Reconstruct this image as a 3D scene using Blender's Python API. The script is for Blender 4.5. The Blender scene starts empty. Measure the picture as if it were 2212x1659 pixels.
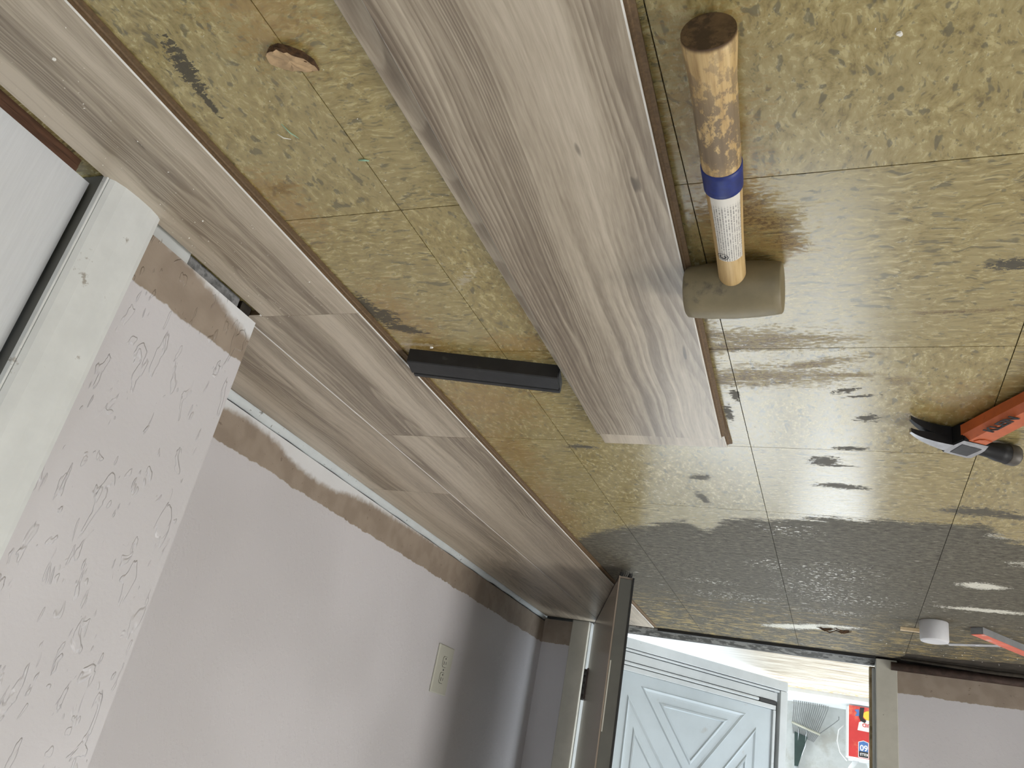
import bpy, bmesh, math, random
from mathutils import Vector, Matrix
random.seed(7)
S = bpy.context.scene
C = S.collection

# ------------------------------------------------------------------ camera, sky, lights, exposure
cam = bpy.data.cameras.new('camera')
cam.sensor_width = 36.0
cam.lens = 1703.53 / 2212 * 36.0
cam.clip_start = 0.01
camo = bpy.data.objects.new('camera', cam); C.objects.link(camo)
_r = Vector((-0.92077519, 0.34307005, -0.18567713))      # the photo was taken upside down
_d = Vector((-0.00686233, 0.461662, 0.88702937))
_f = Vector((0.39003328, 0.81802881, -0.42273266))
m = Matrix((( _r.x, -_d.x, -_f.x, -0.4402064), (_r.y, -_d.y, -_f.y, -0.5641368), (_r.z, -_d.z, -_f.z, 0.4999195), (0, 0, 0, 1)))
camo.matrix_world = m
S.camera = camo

w = bpy.data.worlds.new('sky'); S.world = w; w.use_nodes = True
bg = w.node_tree.nodes['Background']
bg.inputs[0].default_value = (0.86, 0.94, 1.0, 1); bg.inputs[1].default_value = 4.8

def area_light(name, loc, rot, sx, sy, power, col=(1, 1, 1), portal=False):
    l = bpy.data.lights.new(name, 'AREA'); l.shape = 'RECTANGLE'; l.size = sx; l.size_y = sy
    l.energy = power; l.color = col
    if portal: l.cycles.is_portal = True
    o = bpy.data.objects.new(name, l); C.objects.link(o); o.location = loc; o.rotation_euler = rot
    return o
PI = math.pi
area_light('doorway_daylight', (-0.065, 2.45, 1.02), (-PI/2, 0, 0), 0.93, 2.04, 1, portal=True)
area_light('window_daylight', (-3.16, 0.65, 1.5), (0, -PI/2, 0), 1.15, 1.45, 60, (1.0, 0.94, 0.86))
area_light('rear_fill_light', (-1.2, -2.76, 1.55), (PI/2, 0, 0), 1.35, 1.1, 5, (1.0, 0.95, 0.9))  # added fill lamp behind the camera

S.view_settings.view_transform = 'Standard'
S.view_settings.look = 'None'
S.view_settings.gamma = 1.0
S.view_settings.use_curve_mapping = False
S.view_settings.exposure = 0.0

S.cycles.max_bounces = 5; S.cycles.diffuse_bounces = 4; S.cycles.glossy_bounces = 2; S.cycles.transmission_bounces = 4
S.cycles.adaptive_threshold = 0.06; S.cycles.use_light_tree = False
S.cycles.caustics_reflective = False; S.cycles.caustics_refractive = False

# ------------------------------------------------------------------ node helper
class NB:
    def __init__(s, name):
        s.mat = bpy.data.materials.new(name); s.mat.use_nodes = True
        s.t = s.mat.node_tree; s.b = s.t.nodes['Principled BSDF']
    def n(s, typ, **kw):
        x = s.t.nodes.new(typ)
        for k, v in kw.items(): setattr(x, k, v)
        return x
    def put(s, sock, v):
        if isinstance(v, bpy.types.NodeSocket): s.t.links.new(v, sock)
        elif v is not None:
            if isinstance(v, (tuple, list)) and sock.type == 'RGBA' and len(v) == 3: v = (*v, 1)
            sock.default_value = v
    def math(s, op, a, b=None, c=None, clamp=False):
        x = s.n('ShaderNodeMath', operation=op, use_clamp=clamp)
        s.put(x.inputs[0], a)
        if b is not None: s.put(x.inputs[1], b)
        if c is not None: s.put(x.inputs[2], c)
        return x.outputs[0]
    def vm(s, op, a, b=None):
        x = s.n('ShaderNodeVectorMath', operation=op)
        s.put(x.inputs[0], a)
        if b is not None: s.put(x.inputs[1], b)
        return x.outputs['Value'] if op in ('LENGTH', 'DOT_PRODUCT', 'DISTANCE') else x.outputs[0]
    def pos(s): return s.n('ShaderNodeNewGeometry').outputs['Position']
    def obj(s): return s.n('ShaderNodeTexCoord').outputs['Object']
    def rnd(s): return s.n('ShaderNodeObjectInfo').outputs['Random']
    def sep(s, v):
        x = s.n('ShaderNodeSeparateXYZ'); s.put(x.inputs[0], v); return x.outputs
    def comb(s, x, y, z):
        k = s.n('ShaderNodeCombineXYZ'); s.put(k.inputs[0], x); s.put(k.inputs[1], y); s.put(k.inputs[2], z); return k.outputs[0]
    def noise(s, v, scale=5, detail=3, rough=.5, dist=0, col=False):
        x = s.n('ShaderNodeTexNoise'); s.put(x.inputs['Vector'], v)
        x.inputs['Scale'].default_value = scale; x.inputs['Detail'].default_value = detail
        x.inputs['Roughness'].default_value = rough; x.inputs['Distortion'].default_value = dist
        return x.outputs['Color'] if col else x.outputs[0]
    def vor(s, v, scale=5, feature='F1', rand=1):
        x = s.n('ShaderNodeTexVoronoi', feature=feature); s.put(x.inputs['Vector'], v)
        x.inputs['Scale'].default_value = scale; x.inputs['Randomness'].default_value = rand
        return x.outputs['Distance']
    def mr(s, v, a, b, c=0.0, d=1.0, smooth=True):
        x = s.n('ShaderNodeMapRange', interpolation_type='SMOOTHSTEP' if smooth else 'LINEAR')
        s.put(x.inputs[0], v)
        for i, k in enumerate((a, b, c, d)): s.put(x.inputs[1+i], k)
        return x.outputs[0]
    def ramp(s, f, stops):
        x = s.n('ShaderNodeValToRGB'); s.put(x.inputs[0], f)
        e = x.color_ramp.elements
        while len(e) < len(stops): e.new(0.5)
        for q, (p, c) in zip(e, stops): q.position = p; q.color = (*c, 1) if len(c) == 3 else c
        return x.outputs[0]
    def mix(s, f, a, b, mode='MIX'):
        x = s.n('ShaderNodeMix', data_type='RGBA', blend_type=mode)
        s.put(x.inputs[0], f); s.put(x.inputs[6], a); s.put(x.inputs[7], b); return x.outputs[2]
    def fmix(s, f, a, b):
        x = s.n('ShaderNodeMix', data_type='FLOAT'); s.put(x.inputs[0], f); s.put(x.inputs[2], a); s.put(x.inputs[3], b); return x.outputs[0]
    def bump(s, h, strength=.3, dist=.002):
        x = s.n('ShaderNodeBump'); x.inputs['Strength'].default_value = strength; x.inputs['Distance'].default_value = dist
        s.put(x.inputs['Height'], h); s.put(s.b.inputs['Normal'], x.outputs[0])
    def mapping(s, v, loc=(0, 0, 0), rot=(0, 0, 0), sc=(1, 1, 1), typ='POINT'):
        x = s.n('ShaderNodeMapping', vector_type=typ); s.put(x.inputs[0], v)
        x.inputs['Location'].default_value = loc; x.inputs['Rotation'].default_value = rot; x.inputs['Scale'].default_value = sc
        return x.outputs[0]
    def out(s, col=None, rough=None, spec=None, metal=None):
        if col is not None: s.put(s.b.inputs['Base Color'], col)
        if rough is not None: s.put(s.b.inputs['Roughness'], rough)
        if spec is not None: s.put(s.b.inputs['Specular IOR Level'], spec)
        if metal is not None: s.put(s.b.inputs['Metallic'], metal)
        return s.mat

def speckled(name, col, rough=.6, amt=.15, scale=40, dirt=None, dscale=12, dlo=.58, dhi=.7, spec=.5, metal=0, bump=0, stretch=(1, 1, 1)):
    b = NB(name); o = b.mapping(b.obj(), sc=stretch)
    n = b.noise(o, scale, 4, .6)
    c = b.mix(b.math('MULTIPLY', b.mr(n, .3, .7), 1.0), [x*(1-amt) for x in col], [min(1, x*(1+amt)) for x in col])
    if dirt:
        d = b.mr(b.noise(o, dscale, 6, .65), dlo, dhi)
        c = b.mix(b.math('MULTIPLY', d, .85), c, dirt)
    if bump: b.bump(n, bump, .001)
    return b.out(c, rough, spec, metal)

# ------------------------------------------------------------------ materials
def wood_laminate():
    b = NB('grey_oak_print')
    o = b.obj(); r = b.rnd()
    p = b.vm('ADD', o, b.comb(b.math('MULTIPLY', r, 3.1), b.math('MULTIPLY', r, 17.0), b.math('MULTIPLY', r, 9.0)))
    # gentle wander of the grain
    wob = b.noise(b.mapping(p, sc=(2.5, 2.4, 1)), 1.2, 2, .5)
    q = b.vm('ADD', p, b.comb(b.math('MULTIPLY', b.math('SUBTRACT', wob, .5), .040), 0, 0))
    fld = b.noise(b.mapping(q, sc=(13, .42, 1)), 1.0, 1, .4)
    ring = b.math('FRACT', b.math('MULTIPLY', fld, 44.0))
    ring = b.math('MULTIPLY', b.mr(ring, 0, .85), b.mr(ring, 1.0, .88))
    band = b.noise(b.mapping(q, sc=(15, .75, 1)), 1.0, 2, .5)
    strk = b.noise(b.mapping(q, sc=(110, 2.4, 1)), 1.0, 3, .6)
    fine = b.noise(b.mapping(q, sc=(420, 34, 1)), 1.0, 2, .6)
    figure = b.mr(band, .62, .38)
    v = b.math('MULTIPLY', b.mr(band, .25, .75, 0, 1, False), .34)
    v = b.math('SUBTRACT', v, b.math('MULTIPLY', b.math('MULTIPLY', ring, figure), .17))
    v = b.math('ADD', v, b.math('MULTIPLY', strk, .52))
    v = b.math('ADD', v, b.math('MULTIPLY', fine, .28))
    c = b.ramp(v, [(.18, (.145, .110, .078)), (.36, (.245, .198, .146)), (.52, (.375, .315, .238)), (.70, (.51, .44, .345))])
    pits = b.mr(b.noise(b.mapping(p, sc=(80, 13, 1)), 1, 1), .76, .81)
    c = b.mix(b.math('MULTIPLY', pits, .6), c, (.05, .038, .028))
    b.bump(fine, .15, .0005)
    return b.out(c, .36, .55)
M_WOOD = wood_laminate()
M_CORE = speckled('fibreboard_core', (.13, .080, .038), .75, .2, 300)
M_BEVEL = speckled('pale_bevel_edge', (.60, .585, .55), .45, .06, 60)

_vin = {}
def vinyl(turn, rect=(-9, 9, -9, 9), has_worn=True):
    b = NB('worn_vinyl_tile')
    def near(lst):
        return [q for q in lst if rect[0] - 1.7*max(q[2], q[3]) < q[0] < rect[1] + 1.7*max(q[2], q[3]) and rect[2] - 1.7*max(q[2], q[3]) < q[1] < rect[3] + 1.7*max(q[2], q[3])]
    p = b.pos(); x, y, z = b.sep(p)
    st = (1.3, 4.4, 1) if turn else (2.9, 1.7, 1)
    sp = b.mapping(p, sc=st)
    sc_ = b.n('ShaderNodeVectorMath', operation='SCALE'); b.put(sc_.inputs[0], b.noise(p, 26, 2, .5, 0, True)); sc_.inputs['Scale'].default_value = .09 if turn else .055
    wv = b.vm('ADD', sp, sc_.outputs[0])
    broad = b.noise(p, 6, 2, .55)
    mott = b.noise(wv, 46, 3, .68)
    chip = b.noise(b.vm('ADD', wv, (7.3, 1.2, 0)), 34, 2, .5)
    chip2 = b.noise(b.vm('ADD', wv, (1.7, 8.8, 3)), 90, 2, .55)
    lite = b.noise(b.vm('ADD', wv, (4.1, 3.3, 6)), 95, 2, .6)
    c = b.ramp(mott, [(.28, (.150, .110, .038)), (.44, (.275, .212, .082)), (.60, (.375, .305, .130)), (.78, (.50, .425, .215))])
    c = b.mix(b.mr(broad, .35, .7, 0, .5), c, (.325, .268, .132))
    c = b.mix(b.math('MULTIPLY', b.mr(chip, .61, .67), .7), c, (.095, .085, .048))
    c = b.mix(b.math('MULTIPLY', b.mr(chip2, .61, .67), .6), c, (.115, .10, .055))
    c = b.mix(b.math('MULTIPLY', b.mr(lite, .66, .76), .38), c, (.48, .42, .26))
    # fine grime
    # ---- stains, the mallet's shadow painted in among them
    sx = b.mapping(p, sc=(1, 3.4, 1))
    rag = b.noise(sx, 75, 4, .75)
    rag2 = b.noise(sx, 16, 2, .6)
    rag3 = b.noise(b.mapping(p, sc=(1, 1.8, 1)), 150, 3, .75)
    ragd = b.math('MULTIPLY', b.math('SUBTRACT', b.math('ADD', b.math('ADD', rag, b.math('MULTIPLY', rag2, .5)), b.math('MULTIPLY', rag3, .9)), 1.2), 4.6)
    chain = [None]
    def blobs(lst, lo=1.0, hi=.88, k=1.0):
        acc = None
        lst = near(lst)
        if not lst: return None
        for (bx, by, rx, ry, a) in lst:
            pp = p
            if chain[0] is not None:      # serial evaluation keeps the shader within its stack
                ma = b.n('ShaderNodeVectorMath', operation='MULTIPLY_ADD')
                b.put(ma.inputs[0], chain[0]); ma.inputs[1].default_value = (1e-9, 1e-9, 0); b.put(ma.inputs[2], p); pp = ma.outputs[0]
            mp = b.mapping(pp, (bx, by, 0), (0, 0, math.radians(a)), (rx, ry, 1), 'TEXTURE')
            d = b.vm('LENGTH', mp)
            acc = d if acc is None else b.math('MINIMUM', acc, d)
            chain[0] = acc
        return b.mr(b.math('ADD', acc, b.math('MULTIPLY', ragd, k)), lo, hi)
    amber = blobs([(.14, -.05, .035, .03, 0), (.12, -.05, .03, .012, 10), (.13, -.01, .03, .05, 0), (.12, .29, .06, .03, 0), (-.03, .29, .06, .03, 0),
                   (.09, .47, .09, .10, 20), (.12, .66, .05, .14, 0), (.13, .95, .04, .2, 0), (-.09, .22, .03, .08, 0), (-.33, -.02, .04, .16, 0), (-.345, .12, .05, .06, 0),
                   (.12, .22, .05, .08, 0), (.0, -.26, .05, .06, 0), (-.58, .47, .06, .07, 0)], 1.25, .35, .8)
    if amber is not None:
        c = b.mix(b.math('MULTIPLY', amber, .5), c, (.28, .155, .035))
    rust_and_shade = blobs([(.125, -.05, .022, .010, 10), (-.34, .284, .10, .026, 0), (-.31, .30, .05, .012, 0), (-.335, .378, .11, .030, 4), (-.40, .345, .06, .012, 20), (-.44, .372, .06, .007, 0),
                  (-.50, .385, .02, .014, 0), (-.37, .065, .032, .03, 0), (-.385, .085, .02, .03, 0), (-.55, .232, .07, .004, 2), (-.28, .29, .02, .05, 0), (-.345, .05, .04, .05, 0), (.0, .64, .02, .004, 0)], 1.35, .35, .8)  # blobs beside the mallet head mix brown stain with its painted shadow
    if rust_and_shade is not None:
        c = b.mix(b.math('MULTIPLY', rust_and_shade, b.mr(b.math('ADD', rag3, b.math('MULTIPLY', rag, .6)), .70, .90, .10, .95)), c, (.105, .055, .022))
    dark = blobs([(-.468, .497, .016, .014, 0), (-.447, .602, .022, .007, 0), (-.41, .655, .020, .016, 10), (-.425, .672, .03, .004, 4), (-.437, .760, .036, .012, -4), (-.204, .752, .018, .012, 0), (-.195, .86, .008, .034, 10),
                  (-.022, .637, .030, .008, 0), (-.584, .15, .020, .010, 0), (.113, -.212, .009, .026, -8), (.104, -.226, .004, .02, 0), (.119, -.172, .004, .02, 0), (.138, .208, .022, .020, -30), (.122, .238, .028, .011, -20), (.150, .185, .012, .035, 0),
                  (-.64, .845, .05, .022, 0), (-.69, .858, .03, .012, 0), (-.44, .415, .016, .006, 20), (-.30, .43, .006, .02, 0), (-.285, .49, .006, .03, 0), (-.46, .43, .02, .004, 10)], 1.0, .9, .7)
    if dark is not None:
        c = b.mix(b.math('MULTIPLY', dark, .9), c, (.060, .054, .044))
    smear = blobs([(.13, .282, .036, .004, -6), (-.02, .13, .025, .006, 40)], 1.1, .6, .9)
    if smear is not None:
        c = b.mix(b.math('MULTIPLY', smear, .4), c, (.55, .50, .40))
    # black specks of old glue
    if rect[3] > .4:
        sp1 = b.mr(b.vor(p, 85), .16, .09)
        spm = b.math('MULTIPLY', sp1, b.mr(b.noise(p, 9, 3), .54, .66))
        spm = b.math('MULTIPLY', spm, b.mr(y, .35, .6))
        c = b.mix(b.math('MULTIPLY', spm, .85), c, (.05, .042, .03))
    keep = 1.0
    if has_worn:
        # ---- the threshold side, worn through to the grey backing
        fc = b.n('ShaderNodeFloatCurve'); cv = fc.mapping.curves[0]
        pts = [(-1.0, 1.02), (-.8, .98), (-.718, .985), (-.655, .915), (-.611, .91), (-.459, .92), (-.373, .934), (-.288, .964), (-.215, .985), (-.176, 1.06), (-.129, 1.01), (-.06, 1.05), (.029, 1.095), (.10, 1.16), (.2, 1.26)]
        nx = lambda v: (v + 1.0) / 1.2
        ny = lambda v: v / 2.0
        cv.points[0].location = (nx(pts[0][0]), ny(pts[0][1])); cv.points[1].location = (nx(pts[-1][0]), ny(pts[-1][1]))
        for a_, b_ in pts[1:-1]: cv.points.new(nx(a_), ny(b_))
        fc.mapping.update()
        b.put(fc.inputs['Value'], b.mr(x, -1.0, .2, 0, 1, False))
        yb = b.math('MULTIPLY', fc.outputs[0], 2.0)
        dy = b.math('SUBTRACT', y, yb)
        rg = b.math('ADD', b.math('MULTIPLY', b.math('SUBTRACT', rag, .5), .12), b.math('MULTIPLY', b.math('SUBTRACT', rag2, .5), .10))
        rg = b.math('ADD', rg, b.math('MULTIPLY', b.math('SUBTRACT', rag3, .5), .07))
        dyr = b.math('ADD', dy, rg)
        worn = b.mr(dyr, -.006, .012)
        patch = blobs([(-.70, 1.30, .042, .024, 0), (-.735, 1.505, .085, .016, 4), (-.38, 1.90, .10, .03, 25), (-.80, .97, .07, .04, 0), (-.92, 1.02, .12, .07, 0), (-.3, 1.94, .08, .03, 25), (-.85, 1.12, .1, .03, 0), (-.73, .955, .05, .03, 0)], 1.05, .85, .5)
        flk_area = blobs([(-.42, 1.31, .10, .09, 30), (-.37, 1.45, .10, .09, 0), (-.45, 1.53, .14, .07, 0), (-.33, 1.02, .07, .05, 0), (-.17, 1.64, .14, .06, 0), (-.28, 1.28, .05, .05, 0), (-.42, 1.70, .10, .04, 0), (-.12, 1.5, .08, .03, 0)], 1.1, .4, .5)
        flk = b.mr(b.noise(b.mapping(p, sc=(1, 1.7, 1)), 80, 2, .6), .60, .63)
        flk2 = b.mr(b.noise(b.mapping(p, sc=(1, 3.2, 1)), 36, 3, .65), .655, .685)
        cream = b.math('MULTIPLY', flk2, b.mr(y, 1.1, 1.8, .25, .8))
        if flk_area is not None: cream = b.math('MAXIMUM', cream, b.math('MULTIPLY', flk, flk_area))
        if patch is not None: cream = b.math('MAXIMUM', cream, patch)
        yel = b.math('MULTIPLY', b.mr(b.noise(b.mapping(p, sc=(1, 2.6, 1)), 18, 4, .75), .50, .58), b.mr(y, 1.55, 2.0))
        gr = b.noise(b.mapping(p, sc=(1, 2.2, 1)), 60, 4, .75)
        gc = b.ramp(gr, [(.32, (.040, .035, .025)), (.5, (.108, .097, .073)), (.68, (.200, .182, .140))])
        gc = b.mix(b.mr(b.noise(p, 4, 3), .4, .7, 0, .5), gc, (.110, .101, .080))
        gc = b.mix(b.math('MULTIPLY', b.mr(b.noise(p, 150, 2), .66, .72), .8), gc, (.03, .028, .022))
        gc = b.mix(b.math('MULTIPLY', yel, .75), gc, (.36, .275, .12))
        gc = b.mix(b.math('MULTIPLY', cream, .9), gc, (.70, .68, .58))
        edge_dark = b.math('MULTIPLY', b.mr(dyr, .10, .0), .45)
        gc = b.mix(b.math('MULTIPLY', edge_dark, b.mr(rag2, .45, .6)), gc, (.07, .062, .048))
        c = b.mix(worn, c, gc)
        keep = b.math('SUBTRACT', 1.0, b.math('MULTIPLY', worn, b.math('SUBTRACT', 1.0, b.math('MULTIPLY', cream, .85))))
    if dark is not None: keep = b.math('MULTIPLY', keep, b.math('SUBTRACT', 1.0, b.math('MULTIPLY', dark, .8)))
    if rust_and_shade is not None: keep = b.math('MULTIPLY', keep, b.math('SUBTRACT', 1.0, b.math('MULTIPLY', rust_and_shade, .6)))
    rough = b.fmix(keep, .65, b.mr(mott, .3, .7, .2, .29))
    pass
    return b.out(c, rough, b.fmix(keep, .18, .85))
def vinyl_for(turn, x0, x1, y0, y1):
    if x1 < -1.2 or y1 < -.4:
        key = (y1 > .86, turn)
        if key not in _vin: _vin[key] = vinyl(turn, (90, 91, 90, 91), y1 > .86)
        return _vin[key]
    return vinyl(turn, (x0, x1, y0, y1), y1 > .86)

def wall_paint(name, knock, hb=.096):
    b = NB(name); p = b.pos(); x, y, z = b.sep(p)
    s = b.math('ADD', x, y)
    ln = b.noise(b.comb(s, 0, 0), 9, 4, .6)
    ln2 = b.noise(p, 70, 2, .6)
    zb = b.math('ADD', hb, b.math('ADD', b.math('MULTIPLY', b.math('SUBTRACT', ln, .5), .02), b.math('MULTIPLY', b.math('SUBTRACT', ln2, .5), .008)))
    tan = b.mr(b.math('SUBTRACT', zb, z), -.0012, .0012)
    nl = b.noise(p, 3, 1)
    lil = b.mix(b.mr(nl, .35, .65), (.56, .545, .56), (.615, .60, .62))
    tn = b.mix(b.mr(b.noise(p, 25, 1), .35, .65), (.285, .230, .182), (.335, .275, .220))
    scuff = b.mr(b.noise(b.mapping(p, sc=(1, 1, 1.6)), 45, 3, .75), .655, .70)
    tn = b.mix(b.math('MULTIPLY', scuff, .55), tn, (.12, .085, .06))
    fc = b.n('ShaderNodeFloatCurve'); cv = fc.mapping.curves[0]
    pts = [(-.1, .012), (.02, .016), (.08, .024), (.13, .036), (.179, .046), (.185, .05), (.30, .048), (.42, .036), (.50, .030), (.58, .034), (.66, .050), (.76, .054), (.86, .040), (.95, .030), (1.1, .024), (1.3, .018), (1.6, .008), (2.3, .0)]
    cv.points[0].location = (0, pts[0][1]*10); cv.points[1].location = (1, pts[-1][1]*10)
    for a_, b_ in pts[1:-1]: cv.points.new((a_+.1)/2.4, b_*10)
    fc.mapping.update(); b.put(fc.inputs['Value'], b.mr(y, -.1, 2.3, 0, 1, False))
    wz = b.math('ADD', b.math('MULTIPLY', fc.outputs[0], .1), b.math('MULTIPLY', b.math('SUBTRACT', ln2, .5), .014))
    fade = b.mr(y, 1.75, 1.25)
    wht = b.math('MULTIPLY', b.mr(b.math('SUBTRACT', wz, z), -.010, .006), fade)
    c = b.mix(tan, lil, tn)
    c = b.mix(wht, c, (.70, .71, .72))
    if knock:
        st = b.mapping(p, sc=(1, 1.35, .48))
        a = b.noise(st, 34, 3, .5, .6)
        a = b.mr(a, .60, .635)
        a2 = b.mr(b.noise(b.vm('ADD', st, (5, 2, 1)), 62, 2, .5, .5), .64, .68)
        h = b.math('ADD', b.math('ADD', a, b.math('MULTIPLY', a2, .7)), b.math('MULTIPLY', b.noise(p, 160, 3), .22))
        b.bump(h, .9, .0016)
    else:
        st = b.mapping(p, sc=(1, 1, .7))
        h = b.math('ADD', b.mr(b.noise(st, 75, 4, .6), .48, .66), b.math('MULTIPLY', b.noise(p, 220, 2), .3))
        b.bump(h, .3, .0008)
    rough = b.fmix(tan, .36, .42)
    return b.out(c, rough, .45)
M_WALL = wall_paint('lilac_wall_paint', False)
M_KNOCK = wall_paint('lilac_knockdown_paint', True, .086)
M_CEIL = speckled('white_ceiling_paint', (.78, .77, .75), .85, .05, 30)
M_WHITE = speckled('scuffed_white_paint', (.66, .68, .67), .42, .05, 20, (.30, .27, .23), 40, .63, .70)
M_WHITEG = speckled('door_white_paint', (.64, .66, .68), .45, .03, 9, None, bump=.3, stretch=(9, 30, 1.6))
M_TRIM = speckled('glossy_white_trim_paint', (.60, .64, .65), .35, .04, 30, (.16, .15, .13), 60, .63, .67)
M_JAMB = speckled('warm_white_casing_paint', (.50, .49, .43), .4, .06, 18, (.2, .17, .13), 45, .7, .74)
M_DOOR = speckled('taupe_door_paint', (.27, .22, .175), .22, .06, 10)
M_DOOREDGE_SHADE = speckled('grey_door_edge_and_shade', (.10, .098, .085), .5, .08, 14)  # door-edge grey, reused as painted shade on the jamb and behind rails
M_BLACK = speckled('black_rubber', (.012, .012, .012), .6, .2, 60)
M_DARKGAP = speckled('dark_subfloor', (.035, .028, .02), .9, .4, 40)
M_CONC = speckled('grey_mortar', (.26, .26, .26), .9, .35, 120, (.10, .10, .10), 60, .5, .6, bump=.6)
M_REDWOOD = speckled('reddish_brown_wood', (.10, .048, .028), .5, .3, 30, stretch=(8, 1, 8))
M_ALU = speckled('dirty_aluminium_sill', (.17, .165, .15), .7, .2, 30, (.018, .016, .012), 30, .42, .54, spec=.2)
M_ROD = speckled('dark_brown_trim', (.075, .048, .04), .5, .3, 60)
M_STORM = speckled('storm_door_white', (.46, .485, .49), .38, .05, 10, (.30, .29, .27), 30, .66, .76)
M_PANEL = speckled('storm_door_pale_blue_panel', (.40, .45, .475), .3, .04, 8, (.34, .34, .33), 14, .62, .75)
M_STUCCO = speckled('pale_stucco', (.43, .44, .42), .9, .06, 30, (.33, .32, .28), 6, .52, .68, bump=.3)
M_STEEL = speckled('brushed_steel', (.62, .63, .65), .32, .12, 80, metal=1.0)
M_TINE = speckled('dull_steel_wire', (.11, .115, .11), .6, .2, 50)

def porch_mat():
    b = NB('peeling_white_porch_boards'); p = b.pos(); x, y, z = b.sep(p)
    q = b.mapping(p, sc=(2.2, 26, 1))
    n = b.noise(q, 1.4, 6, .7)
    n2 = b.noise(b.mapping(p, sc=(7, 60, 1)), 1.2, 5, .7)
    v = b.math('ADD', b.math('MULTIPLY', n, .6), b.math('MULTIPLY', n2, .4))
    glare_fade = b.mr(x, .05, -.2)  # white right end paints in blown-out daylight, fading into the boards
    c = b.ramp(v, [(.36, (.20, .14, .085)), (.46, (.42, .35, .26)), (.56, (.66, .60, .50)), (.72, (.80, .78, .72))])
    c = b.mix(glare_fade, (.82, .82, .80), c)
    edg = b.math('MULTIPLY', b.mr(b.noise(p, 40, 5, .7), .5, .62), b.mr(y, 3.28, 3.42))
    c = b.mix(edg, c, (.45, .30, .10))
    return b.out(c, .7, .3)
M_PORCH = porch_mat()

# ------------------------------------------------------------------ mesh helpers
def mk(name, bm, mats, parent=None, smooth=False, loc=None, rot=None):
    me = bpy.data.meshes.new(name)
    bmesh.ops.recalc_face_normals(bm, faces=bm.faces)
    bm.to_mesh(me); bm.free()
    if not isinstance(mats, (list, tuple)): mats = [mats]
    for mm in mats: me.materials.append(mm)
    if smooth:
        for pl in me.polygons: pl.use_smooth = True
    o = bpy.data.objects.new(name, me); C.objects.link(o)
    if parent: o.parent = parent
    if loc: o.location = loc
    if rot: o.rotation_euler = rot
    return o
def bx(bm, x0, x1, y0, y1, z0, z1, mi=0):
    vs = [bm.verts.new((x, y, z)) for z in (z0, z1) for y in (y0, y1) for x in (x0, x1)]
    for f in ((0, 2, 3, 1), (4, 5, 7, 6), (0, 1, 5, 4), (2, 6, 7, 3), (0, 4, 6, 2), (1, 3, 7, 5)):
        bm.faces.new([vs[i] for i in f]).material_index = mi
    return vs
def box(name, b, mat, parent=None, bev=0, **kw):
    bm = bmesh.new(); bx(bm, *b)
    if bev: bmesh.ops.bevel(bm, geom=bm.edges[:], offset=bev, segments=2, affect='EDGES', profile=.5)
    return mk(name, bm, mat, parent, **kw)
def prism(bm, poly, a0, a1, axis='y', mi=0, cap=None):
    """poly: list of 2D points, extruded between a0 and a1 along axis."""
    def P(u, v, a): return {'x': (a, u, v), 'y': (u, a, v), 'z': (u, v, a)}[axis]
    A = [bm.verts.new(P(u, v, a0)) for u, v in poly]; B = [bm.verts.new(P(u, v, a1)) for u, v in poly]
    n = len(poly); fs = []
    for i in range(n):
        f = bm.faces.new((A[i], A[(i+1) % n], B[(i+1) % n], B[i])); fs.append(f)
        f.material_index = mi[i] if isinstance(mi, (list, tuple)) else mi
    for ring in (A, B):
        f = bm.faces.new(ring); f.material_index = cap if cap is not None else (mi if isinstance(mi, int) else 0)
    return fs
def tube(bm, pts, rad, seg=8, mi=0, closed_ends=True):
    pts = [Vector(p) for p in pts]; rings = []
    R = rad if isinstance(rad, (list, tuple)) else [rad]*len(pts)
    up = None
    for i, p in enumerate(pts):
        t = (pts[min(i+1, len(pts)-1)] - pts[max(i-1, 0)]).normalized()
        if up is None:
            up = t.orthogonal().normalized()
        else:
            up = (up - t*up.dot(t)).normalized()
        s = t.cross(up)
        rings.append([bm.verts.new(p + (up*math.cos(2*PI*k/seg) + s*math.sin(2*PI*k/seg))*R[i]) for k in range(seg)])
    for a, b in zip(rings, rings[1:]):
        for k in range(seg):
            f = bm.faces.new((a[k], a[(k+1) % seg], b[(k+1) % seg], b[k])); f.material_index = mi; f.smooth = True
    if closed_ends:
        bm.faces.new(rings[0]).material_index = mi; bm.faces.new(rings[-1][::-1]).material_index = mi
    return rings
def lathe(bm, prof, seg=32, mi=0, axis='x', ecc=(1, 1)):
    """prof: list of (a, r, [mi]) along axis"""
    rings = []
    for pr_ in prof:
        a, r = pr_[0], pr_[1]
        ring = []
        for k in range(seg):
            t = 2*PI*k/seg; u, v = r*math.cos(t)*ecc[0], r*math.sin(t)*ecc[1]
            ring.append(bm.verts.new({'x': (a, u, v), 'y': (u, a, v), 'z': (u, v, a)}[axis]))
        rings.append(ring)
    for i, (a, b) in enumerate(zip(rings, rings[1:])):
        for k in range(seg):
            f = bm.faces.new((a[k], a[(k+1) % seg], b[(k+1) % seg], b[k])); f.smooth = True
            f.material_index = prof[i][2] if len(prof[i]) > 2 else mi
    f = bm.faces.new(rings[0]); f.material_index = prof[0][3] if len(prof[0]) > 3 else mi
    f = bm.faces.new(rings[-1]); f.material_index = prof[-1][3] if len(prof[-1]) > 3 else mi
def empty(name, loc=(0, 0, 0), rz=0, rot=None):
    o = bpy.data.objects.new(name, None); C.objects.link(o); o.location = loc
    o.rotation_euler = rot if rot else (0, 0, rz); o.empty_display_size = .05
    return o
def tag(o, label, cat, group=None, kind=None):
    o['label'] = label; o['category'] = cat
    if group: o['group'] = group
    if kind: o['kind'] = kind
    return o
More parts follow.
